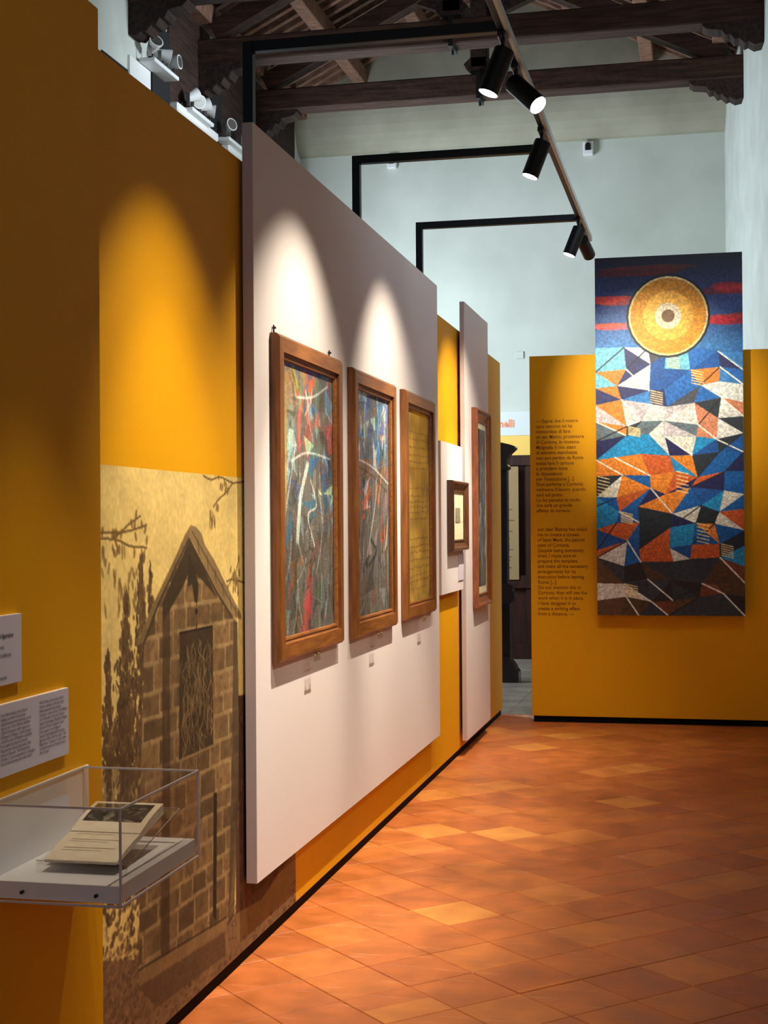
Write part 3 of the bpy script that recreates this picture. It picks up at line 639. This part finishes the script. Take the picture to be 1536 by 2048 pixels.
art1 = paint_chalk(21, 110, 250, [(0, .12, [bl, dk, br, og, yl]), (.10, .34, [sk, gn, wt, rd, br, og, dk]), (.32, .62, [bl, bl, sk, wt, dk, (60, 74, 104)]), (.60, .82, [dk, br, (92, 70, 60), gn, (70, 62, 60)]), (.80, 1, [dk, gn, (80, 74, 62), rd, (92, 88, 70)])],
                   46, [([(.28, .3), (.10, .55), (.05, .66)], 2.5, wt), ([(.2, .36), (.5, .32), (.95, .33)], 3, wt), ([(.5, .36), (.36, .5), (.3, .66)], 8, (184, 190, 178)), ([(.55, .42), (.66, .52), (.5, .56), (.62, .68)], 2.5, wt), ([(.1, .02), (.1, .4), (.06, .6)], 9, yl), ([(.3, .12), (.6, .10), (.9, .04)], 3, wt)])
art2 = paint_chalk(33, 110, 250, [(0, .16, [bl, (40, 110, 180), (70, 80, 150), wt, (80, 140, 190)]), (.14, .28, [wt, bl, (40, 110, 180), (110, 110, 108)]), (.28, .66, [og, wt, (110, 104, 98), (176, 74, 52), wt, dk]), (.64, 1, [(84, 80, 74), (120, 108, 92), br, dk, (150, 150, 136)])],
                   34, [([(.0, .30), (.5, .33), (1, .40)], 3, wt), ([(.0, .33), (.5, .37), (.95, .44)], 3, (50, 46, 42)), ([(.62, .38), (.58, .5), (.34, .74)], 3, wt), ([(.9, .4), (.8, .55), (.9, .8)], 2.5, dk), ([(.1, .06), (.4, .05), (.7, .12)], 2, dk), ([(.45, .66), (.6, .72), (.4, .78)], 6, (50, 50, 46))])
art3 = paint_verso(100, 250)
art5 = paint_chalk(44, 90, 220, [(0, .14, [(120, 36, 40), (40, 44, 66), dk]), (.12, .3, [(196, 140, 70), (30, 40, 60), bl]), (.28, .6, [bl, dk, wt, (60, 80, 110)]), (.58, .86, [wt, dk, (90, 96, 104), bl]), (.84, 1, [(110, 110, 60), dk, br])], 16, [([(.5, .5), (.3, .7), (.6, .86)], 4, wt)])
OAK = (M_OAK, M_OAKH)
frame('tall brown framed chalk drawing nearest the camera, blue and white streaks', 4.885, 5.815, 1.008, 2.180, -1.456, .085, None, OAK, art1, hooks=True)
frame('middle tall brown framed chalk drawing, blue at top and orange below', 6.020, 6.895, 1.005, 2.176, -1.456, .085, None, OAK, art2)
frame('third tall brown frame, yellowed paper with faint dark marks', 7.120, 7.945, 1.010, 2.180, -1.456, .085, None, OAK, art3)
fs = frame('small dark brown frame with a tiny grey print on cream mount', 8.533, 9.105, 1.330, 1.760, -1.456, .07, None, (M_DKFR, M_DKFR), None, cove=True, mount=.06, bracket=False, XP=-1.50)
MB().box((-1.4815, 8.745, 1.505), (-1.4805, 8.905, 1.595)).obj('picture', M_GREYPR, fs)
frame('tall narrow reddish brown framed colour picture on the far lilac panel', 9.44, 10.07, .935, 2.268, -1.448, .09, None, (M_REDWOOD, M_REDWOOD), art5, cove=True, mount=.035, bracket=False)
MB().box((-1.4995, 8.93, 1.140), (-1.494, 9.11, 1.310), .001).obj('label_card', M_CARD, label='small white label card under the small dark frame', cat='label card')

# ================================================================ MOSAIC REPRODUCTION ON THE END PARTITION
mo = thing('mosaic_panel', (-.234, 10.80, .812), 'very tall blue, gold and orange faceted mosaic-style panel on the end partition', 'artwork panel')
MB().box((-.765, 10.758, .812), (.297, 10.782, 3.457)).obj('board', M_DKWOOD, mo)
print_grid('printed_image', paint_mosaic(), (-.765, 10.7572, 3.457), (1.062, 0, 0), (0, 0, -2.645), M_MOSAIC, mo)
for z in (1.3, 2.5): MB().box((-.6, 10.782, z - .03), (.13, 10.855, z + .03)).obj('batten', M_DKWOOD, mo)

# ================================================================ LAMP GANTRY AND TRACK SPOTLIGHTS
GX, TX, GZ = -1.685, -.70, 3.33
g = thing('lighting_gantry', (GX, 7.0, 0), 'black post and arm gantry carrying the lighting track above the pictures', 'lighting gantry')
for y in (5.274, 7.038, 8.687):
    MB().box((GX - .02, y - .02, 0), (GX + .02, y + .02, GZ + .02), .002).obj('post', M_BLACK, g)
    MB().box((GX + .02, y - .02, GZ - .02), (TX - .02, y + .02, GZ + .02), .002).obj('arm', M_BLACK, g)
MB().box((TX - .02, 2.2, GZ - .018), (TX + .004, 9.35, GZ + .018), .002).obj('track_rail', M_BLACK, g)
MB().box((TX + .004, 2.2, GZ - .018), (TX + .020, 9.35, GZ + .018), .002).obj('track_cover', M_ALU, g)

def spotlight(y, dirv, label, L=.175, r=.039, x=TX, drop=.055):
    top = Vector((x - .008, y, GZ - .0188)); d = Vector(dirv).normalized()
    t = thing('track_spotlight', top, label, 'spotlight')
    MB().box((x - .022, y - .05, GZ - .04), (x + .006, y + .05, GZ - .0188), .002).obj('adapter', M_BLACK, t)
    piv = top + Vector((0, 0, -drop - .02))
    side = d.cross(Vector((0, 0, 1))).normalized() if abs(d.z) < .99 else Vector((0, 1, 0))
    MB().cyl(top + Vector((0, 0, -.02)), piv, .008, 10).cyl(piv - side * .02, piv + side * .02, .011, 12).obj('yoke', M_BLACK, t)
    a = piv + d * .0; body0 = a - d * (.02) ; body1 = a + d * (L - .02)
    b = MB(); b.cyl(body0, body0 + d * .004, r * .94, 28, r); b.cyl(body0 + d * .004, body1, r, 28, cap=False); b.cyl(body1, body1 - d * .006, r * .95, 28, r * .92, cap=False); b.cyl(body0 - d * .006, body0, .006, 10)
    b.obj('body', M_BLACK, t)
    MB().cyl(body1 - d * .005, body1 - d * .001, r * .93, 28).obj('lens', M_LENS, t)
    return body1 + d * .012
def lit(y, target, label, power, size, core=0, ctarget=None, csize=44, **k):
    x = k.get('x', TX); top = Vector((x - .008, y, GZ - .095)); d = Vector(target) - top
    d.y -= k.pop('tip', 0.)                    # the swivel head stands a little off the optical aim
    p = spotlight(y, d, label, **k)
    spot('spotlight_beam', p, target, power, size)
    if core: spot('spotlight_core', p, ctarget, core, csize, .9)
lit(3.90, (-1.54, 4.0, 1.0), 'black track spotlight above the shrine photograph, nearest the camera', 95, 66, 120, (-1.54, 4.05, .9), 46)
lit(2.72, (-1.20, 2.90, .8), 'black track spotlight above the clear display case, outside the picture', 80, 33)
lit(5.30, (-1.49, 5.20, 1.15), 'near black cylinder spotlight over the first tall frame, pale lens downward', 150, 82, 400, (-1.49, 5.2, .7), 46, tip=.12)
p = spotlight(5.68, (.38, -.25, -.42), 'black spotlight tilted away to the right with glaring lens')
spot('spotlight_beam', p, Vector(p) + Vector((.38, -.25, -.42)), 25, 60)
lit(6.62, (-1.49, 6.95, 1.15), 'middle black cylinder spotlight over the second tall frame', 150, 82, 400, (-1.49, 7.0, .7), 46, tip=.55)
lit(8.62, (-1.49, 9.15, 1.2), 'far black spotlight at the third arm, lens lit and tipped left', 170, 82, 240, (-1.49, 9.2, .9), 46, tip=.75)
lit(8.95, (-.34, 10.78, 2.45), 'farthest black spotlight behind the last arm, turned toward the tall mosaic panel', 225, 52)
# the matching track on the right-hand side, outside the picture
X2 = .74
g2 = thing('lighting_track', (X2, 5.5, GZ), 'black lighting track bracketed off the right wall, outside the picture', 'lighting track')
MB().box((X2 - .02, 2.2, GZ - .018), (X2 + .02, 8.6, GZ + .018), .002).obj('track_rail', M_BLACK, g2)
for y in (2.6, 5.4, 8.2): MB().box((X2 + .02, y - .02, GZ - .015), (XR(y) + .01, y + .02, GZ + .015), .002).obj('wall_arm', M_BLACK, g2)
lit(3.4, (-1.5, 4.4, .6), 'black spotlight on the right-hand track, nearest of its three', 65, 50, x=X2)
lit(5.6, (-1.42, 6.0, .6), 'black spotlight on the right-hand track, middle of its three', 65, 50, x=X2)
lit(7.9, (-1.42, 8.4, .6), 'black spotlight on the right-hand track, farthest of its three', 65, 50, x=X2)

# ================================================================ NEAR WALL: LABELS AND DISPLAY CASE
XP = -1.42
def card(label, y0, y1, z0, z1, th=.010):
    t = thing('label_card', (XP, (y0 + y1) / 2, z0), label, 'label card')
    MB().box((XP, y0, z0), (XP + th, y1, z1)).obj('card', M_CARDE, t)
    MB().box((XP + th, y0 + .0008, z0 + .0008), (XP + th + .0006, y1 - .0008, z1 - .0008)).obj('printed_face', M_CARD, t)
    return t
XC = XP + .0112
c1 = card('upper white label card near the left edge, a few printed lines', 2.50, 2.813, 1.172, 1.316)
lettering('lettering', ['Ragionamenti sulle arti figurative'], (XC, 2.80 - .205, 1.270), (0, 1, 0), (0, 0, 1), .0135, .0158, M_INK, c1, 1.0, nrm=(1, 0, 0), bold=.0002)
lettering('lettering', ['Milano, 1936 (1ª edizione)', 'Milano-Roma 1936 (1st edition)'], (XC, 2.80 - .205, 1.247), (0, 1, 0), (0, 0, 1), .0130, .0165, M_INK, c1, 1.0, nrm=(1, 0, 0))
lettering('lettering', ['Collezione privata, Romana Severini'], (XC, 2.79 - .22, 1.184), (0, 1, 0), (0, 0, 1), .0125, .0165, M_INK, c1, .95, nrm=(1, 0, 0))
c2 = card('lower white label card with two columns of small text', 2.62, 3.042, .983, 1.133)
C1 = ["Con l'ultima chiesa, a Gex, Severini", 'realizza una sintesi di linea pittor', 'plasticamente geometricamente, ma usa', 'riguardo da un lato a Matisse, dall’altro', 'ai pittori francescani nelle origini terra', 'la Margarita di Arezzo, „pictrice toscana', 'di San Francesco di Margarito. apostolato', 'fra le pagine del volume di Severini', 'Ragionamenti sulle arti figurative (1936)', 'messo in didascalia: “The Margaritone', 'Cimabue”, a ancora soprattutto un’immagine', 'che si vede ancora più oltre nella natura”.']
C2 = ['With his final church in Gex, Severini', 'achieves a synthesis of line and colour', 'enhanced geometrically, drawing', 'inspiration, on the one hand, from Matisse', 'and, on the other, from the Franciscan', 'painters of the region: Margarito d’Arezzo,', 'the Sacred Pictures: Margarito’s Saint', 'Francis appeared in the pages of', 'Severini’s book Ragionamenti sulle arti', 'figurative (1936), bears the caption: “For', 'Margaritone, “il mosaico” is still a matter', 'an image that works in the same nature', 'than in nature”.']
lettering('lettering', C1, (XC, 2.716, 1.108), (0, 1, 0), (0, 0, 1), .0098, .0091, M_INK, c2, .86, nrm=(1, 0, 0))
lettering('lettering', C2, (XC, 2.892, 1.113), (0, 1, 0), (0, 0, 1), .0098, .0091, M_INK, c2, .82, nrm=(1, 0, 0))

# display case: white shelf with clear acrylic hood
DX0, DX1, DY0, DY1, DZ0, DZ1 = -1.42, -1.133, 2.68, 3.133, .743, .937
dc = thing('display_case', ((DX0 + DX1) / 2, (DY0 + DY1) / 2, DZ0), 'wall-mounted white shelf case with clear acrylic hood holding an open book', 'display case')
MB().box((DX0, DY0 + .006, DZ0 + .004), (DX1 - .006, DY1 - .006, DZ0 + .040), .001).obj('shelf', M_WHITE, dc)
MB().box((DX0, DY0 + .008, DZ0 + .040), (DX0 + .005, DY1 + .030, DZ1 + .002), .001).obj('back_board', M_WHITE, dc)
th = .004
MB().box((DX0 + .005, DY0, DZ1 - th), (DX1, DY1, DZ1)).obj('hood_top', M_ACRY, dc)
MB().box((DX0 + .005, DY0, DZ0), (DX1, DY0 + th, DZ1 - th)).obj('hood_side', M_ACRY, dc)
MB().box((DX0 + .005, DY1 - th, DZ0), (DX1, DY1, DZ1 - th)).obj('hood_side', M_ACRY, dc)
MB().box((DX1 - th, DY0 + th, DZ0), (DX1, DY1 - th, DZ1 - th)).obj('hood_front', M_ACRY, dc)
e = .0021
for a, b in (((DX0 + .005, DY0, DZ1), (DX1, DY0, DZ1)), ((DX0 + .005, DY1, DZ1), (DX1, DY1, DZ1)), ((DX1, DY0, DZ1), (DX1, DY1, DZ1)), ((DX1, DY0, DZ0), (DX1, DY0, DZ1)), ((DX1, DY1, DZ0), (DX1, DY1, DZ1)),
             ((DX0 + .005, DY0, DZ0), (DX1, DY0, DZ0)), ((DX1, DY0, DZ0), (DX1, DY1, DZ0)), ((DX0 + .006, DY0, DZ1), (DX0 + .006, DY1, DZ1))):
    MB().bar(a, b, 2 * e, 2 * e, (0, 0, 1) if abs(a[2] - b[2]) < .01 else (1, 0, 0)).obj('polished_edge', M_ACRE, dc)
for x in (-1.345, -1.185): MB().cyl((x, DY0 - .004, DZ0 + .02), (x, DY0 + .004, DZ0 + .02), .0035, 12).obj('screw', M_BLACK, dc)

# acrylic book stand and open book
SZ = DZ0 + .0405
st = thing('book_stand', (-1.26, 2.88, SZ), 'clear acrylic stand propping up the open book inside the case', 'book stand')
def shelf_z(y): return SZ + .018 + max(0, (y - 2.80)) * .22
m = MB(); m.add([(-1.355, 2.7665, SZ + .014), (-1.155, 2.7665, SZ + .014), (-1.155, 3.07, SZ + .075), (-1.355, 3.07, SZ + .075), (-1.355, 2.7665, SZ + .017), (-1.155, 2.7665, SZ + .017), (-1.155, 3.07, SZ + .078), (-1.355, 3.07, SZ + .078)],
                [(0, 3, 2, 1), (4, 5, 6, 7), (0, 1, 5, 4), (1, 2, 6, 5), (2, 3, 7, 6), (3, 0, 4, 7)]); m.obj('sloping_plate', M_ACRY, st)
MB().box((-1.355, 2.763, SZ), (-1.155, 2.766, SZ + .024)).obj('front_lip', M_ACRY, st)
MB().box((-1.355, 3.068, SZ), (-1.155, 3.071, SZ + .078)).obj('rear_leg', M_ACRY, st)
MB().bar((-1.355, 2.764, SZ + .024), (-1.155, 2.764, SZ + .024), .0015, .0015).bar((-1.355, 3.07, SZ + .079), (-1.155, 3.07, SZ + .079), .0015, .0015).bar((-1.155, 2.764, SZ + .016), (-1.155, 3.07, SZ + .079), .0015, .0015).obj('polished_edge', M_ACRE, st)
bk = thing('open_book', (-1.26, 2.9, SZ + .02), 'open aged book with a dark printed picture, inside the clear case', 'book')
BX0, BX1 = -1.338, -1.178
def bz(y): return SZ + .0185 + (y - 2.765) * .2      # on the sloping plate
def page(y0, y1, h0, h1, name, bul):
    n = 10; vs = []; 
    for i in range(n + 1):
        t = i / n; y = y0 + (y1 - y0) * t; top = bz(y) + .001 + h0 + (h1 - h0) * t + bul * math.sin(PI * t); vs.append((y, top))
    prof = [(y0, bz(y0) + .0012)] + vs + [(y1, bz(y1) + .0012)]
    MB().prism(prof, 0, BX0, BX1).obj(name, M_PAPER, bk); return vs
pa = page(2.768, 2.893, .006, .012, 'page_block', .003)
pb = page(2.894, 3.030, .014, .024, 'page_block', .004)
MB().box((BX0 - .003, 2.766, bz(2.766) + .0002), (BX1 + .003, 2.892, bz(2.766) + .0012)).obj('cover', M_PAPER, bk) if False else None
vs = []; yy = [2.935, 2.955, 2.975, 2.995, 3.018]
def topz(y):
    for (a, za), (b, zb) in zip(pb, pb[1:]):
        if a <= y <= b: return za + (zb - za) * (y - a) / (b - a)
    return pb[-1][1]
gw, gh = 60, 40; r = np.random.RandomState(1)
im = np.zeros((gh, gw, 3)); im[:] = (62, 60, 54)
cc = Canvas(gw, gh, 0, 1, 0, .6, (66, 62, 54)); rr_ = random.Random(8)
for k in range(60): cc.ell((rr_.random(), rr_.random() * .6), rr_.uniform(.02, .09), rr_.uniform(.01, .05), rr_.choice([(120, 112, 94), (40, 38, 36), (150, 142, 120), (88, 82, 70)]), .7, 10, rr_.random() * 3)
pic = print_grid('printed_plate', cc.a, (BX0 + .010, 3.018, 0), (BX1 - BX0 - .024, 0, 0), (0, -.085, 0), M_PRINT, bk)
for v in pic.data.vertices: v.co.z = topz(v.co.y) + .0006
m = MB()
for k in range(11):
    y = 2.885 - k * .0095; z = [a for a in pa if a[0] <= y][-1][1] + .0012
    m.add([(BX0 + .02, y, z), (BX0 + .02 + (.115 if k % 4 else .09), y, z), (BX0 + .02 + (.115 if k % 4 else .09), y - .0022, z - .0003), (BX0 + .02, y - .0022, z - .0003)], [(0, 1, 2, 3)])
m.obj('printed_lines', mat('faint_print', (196, 184, 156), .8), bk)

# ================================================================ FAR END OF THE ROOM, SEEN THROUGH THE GAP
fw = thing('panelled_wooden_doorway', (-2.2, 15.9, 0), 'dark walnut panelled woodwork against the back wall, seen through the gap', 'wood panelling')
MB().box((-3.4, 15.86, 0), (-1.2, 16.0, 2.245), .004).obj('panelling', M_DKWOOD, fw)
for x in (-3.4, -2.62, -1.90, -1.3):
    MB().box((x, 15.82, .12), (x + .12, 15.86, 2.16), .004).obj('stile', M_DKWOOD, fw)
for z0, z1 in ((0, .16), (.78, .92), (2.13, 2.245)): MB().box((-3.4, 15.80, z0), (-1.2, 15.86, z1), .004).obj('rail', M_DKWOOD, fw)
ps = thing('text_panel', (-2.1, 15.8, .87), 'beige text poster on the dark panelling, seen through the gap', 'poster')
MB().box((-2.42, 15.785, .875), (-1.975, 15.80, 2.12)).obj('sheet', M_POSTER, ps)
rr = random.Random(3); m = MB()
for k in range(26):
    z = 2.0 - k * .04
    if k in (2, 3, 14): continue
    m.box((-2.36, 15.784, z), (-2.36 + rr.uniform(.2, .34), 15.785, z + .012))
m.obj('printed_lines', mat('poster_print', (104, 82, 56), .8), ps)
yb = MB().box((-3.3, 15.95, 2.25), (-.9, 15.998, 2.47), .002).obj('wall_band', mat('pale_yellow_band', (238, 196, 96), .7), label='yellow painted band above the dark woodwork, seen through the gap', cat='wall band')
sg = thing('wall_sign', (-2.3, 15.97, 2.48), 'pale sign with orange letters above the yellow band, seen through the gap', 'sign')
MB().box((-3.3, 15.96, 2.472), (-1.70, 15.998, 2.74), .002).obj('board', mat('sign_white', (206, 212, 210), .6), sg)
lettering('lettering', ['anelli'], (-2.255, 15.959, 2.567), (1, 0, 0), (0, 0, 1), .118, .1, M_ORANGEINK, sg, .92, nrm=(0, -1, 0), bold=.004)

# tall cabinet whose moulded right edge shows beside the partition
cb = thing('cabinet', (-2.5, 13.55, 0), 'tall black-brown cabinet with curved cornice just beyond the partition end', 'cabinet')
cx = -1.775
MB().box((-3.3, 13.52, .14), (cx, 13.62, .86), .006).box((-3.3, 13.52, .86), (cx - .02, 13.62, 2.02), .006).obj('body', M_CABIN, cb)
def profile_part(pts, name):
    m = MB(); m.prism([(-3.3, pts[0][1])] + [(cx + a, z) for a, z in pts] + [(-3.3, pts[-1][1])], 1, 13.45, 13.64); m.obj(name, M_CABIN, cb)
profile_part([(.08, 0), (.08, .10), (.055, .13), (.05, .15), (.012, .20), (0, .24)], 'base_moulding')
profile_part([(0, .74), (.03, .76), (.045, .80), (.045, .84), (.025, .86), (.035, .89), (.035, .905), (-.01, .93)], 'waist_moulding')
profile_part([(-.02, 2.0), (.0, 2.01), (0, 2.03), (-.015, 2.05), (-.012, 2.10), (.015, 2.155), (.055, 2.19), (.065, 2.205), (.06, 2.22), (.02, 2.235), (-.08, 2.26)], 'cornice')
m = MB()
for z in (.30, 1.0): m.box((-2.9, 13.49, z), (cx - .09, 13.52, z + (.40 if z < .5 else .92)), .006)
m.obj('door_panel', M_CABIN, cb)

def sensor(x, z, label):
    t = thing('motion_sensor', (x, 15.98, z), label, 'motion sensor', 'motion sensors on the back wall')
    MB().box((x - .055, 15.93, z), (x + .055, 16.0, z + .15), .008).obj('housing', M_WHITE, t)
    m = MB(); m.prism([(x - .03, z + .05), (x + .03, z + .05), (x + .03, z + .105), (x + .018, z + .132), (x - .018, z + .132), (x - .03, z + .105)], 1, 15.915, 15.93); m.obj('lens_window', M_BLACK, t)
sensor(-1.195, 5.545, 'small white motion sensor high on the back wall beside the middle spotlight')
sensor(-3.41, 5.53, 'small white motion sensor on the back wall beneath the second lamp arm')
MB().box((-2.02, 15.985, 3.33), (-1.93, 15.999, 3.41), .002).obj('junction_box', M_PLAS, label='small square cover plate painted like the back wall', cat='cover plate')

# clusters of white emergency floodlights on the left wall coping
def flood(y, z, label, n, seed):
    rr = random.Random(seed)
    t = thing('floodlight_cluster', (XL + .12, y, z), label, 'floodlight', 'white floodlight clusters on the left wall')
    MB().box((XL + .02, y - .28, z), (XL + .16, y + .28, z + .035), .006).obj('mounting_bar', M_WHITE, t)
    for k in range(n):
        yy = y - .22 + .44 * k / max(1, n - 1); c = Vector((XL + .12, yy, z + .14))
        d = Vector((.6, rr.uniform(-.7, .7), rr.uniform(-.35, .5))).normalized()
        h = MB().cyl(c - d * .05, c + d * .07, .034, 16, .062).obj('lamp_head', M_WHITE, t)
        MB().cyl(c + d * .068, c + d * .072, .052, 16).obj('reflector', M_STEEL, h)
        MB().box((XL + .10, yy - .06, z + .03), (XL + .13, yy - .05, z + .16)).box((XL + .10, yy + .05, z + .03), (XL + .13, yy + .06, z + .16)).box((XL + .10, yy - .06, z + .03), (XL + .13, yy + .06, z + .04)).obj('bracket', M_STEEL, t)
flood(11.35, 5.30, 'white floodlights beside the nearest truss, above the dark panel', 3, 1)
flood(12.25, 5.145, 'white floodlights standing on the ledge between the middle and far trusses', 4, 2)
flood(13.25, 5.145, 'white floodlights on the ledge just left of the large lilac panel', 2, 3)
# pale pilaster strip and near-black flat panels laid on the left wall
MB().box((XL, 10.88, 3.2), (XL + .02, 11.33, 5.30), .002).obj('trim_1', M_WHITE, wl)
MB().box((XL, 10.35, 3.2), (XL + .012, 10.86, 5.17)).obj('dark_panel', M_DKPANEL, wl)
MB().box((XL, 11.34, 3.2), (XL + .03, 11.75, 5.75)).obj('dark_panel', M_DKPANEL, wl)
MB().box((XL, 12.84, 3.2), (XL + .03, 13.12, 5.75)).obj('dark_panel', M_DKPANEL, wl)
MB().box((XL, 11.76, 5.18), (XL + .02, 12.83, 6.1)).box((XL, 13.13, 5.18), (XL + .02, 15.7, 6.1)).obj('wall_plate', M_BEAM, wl)
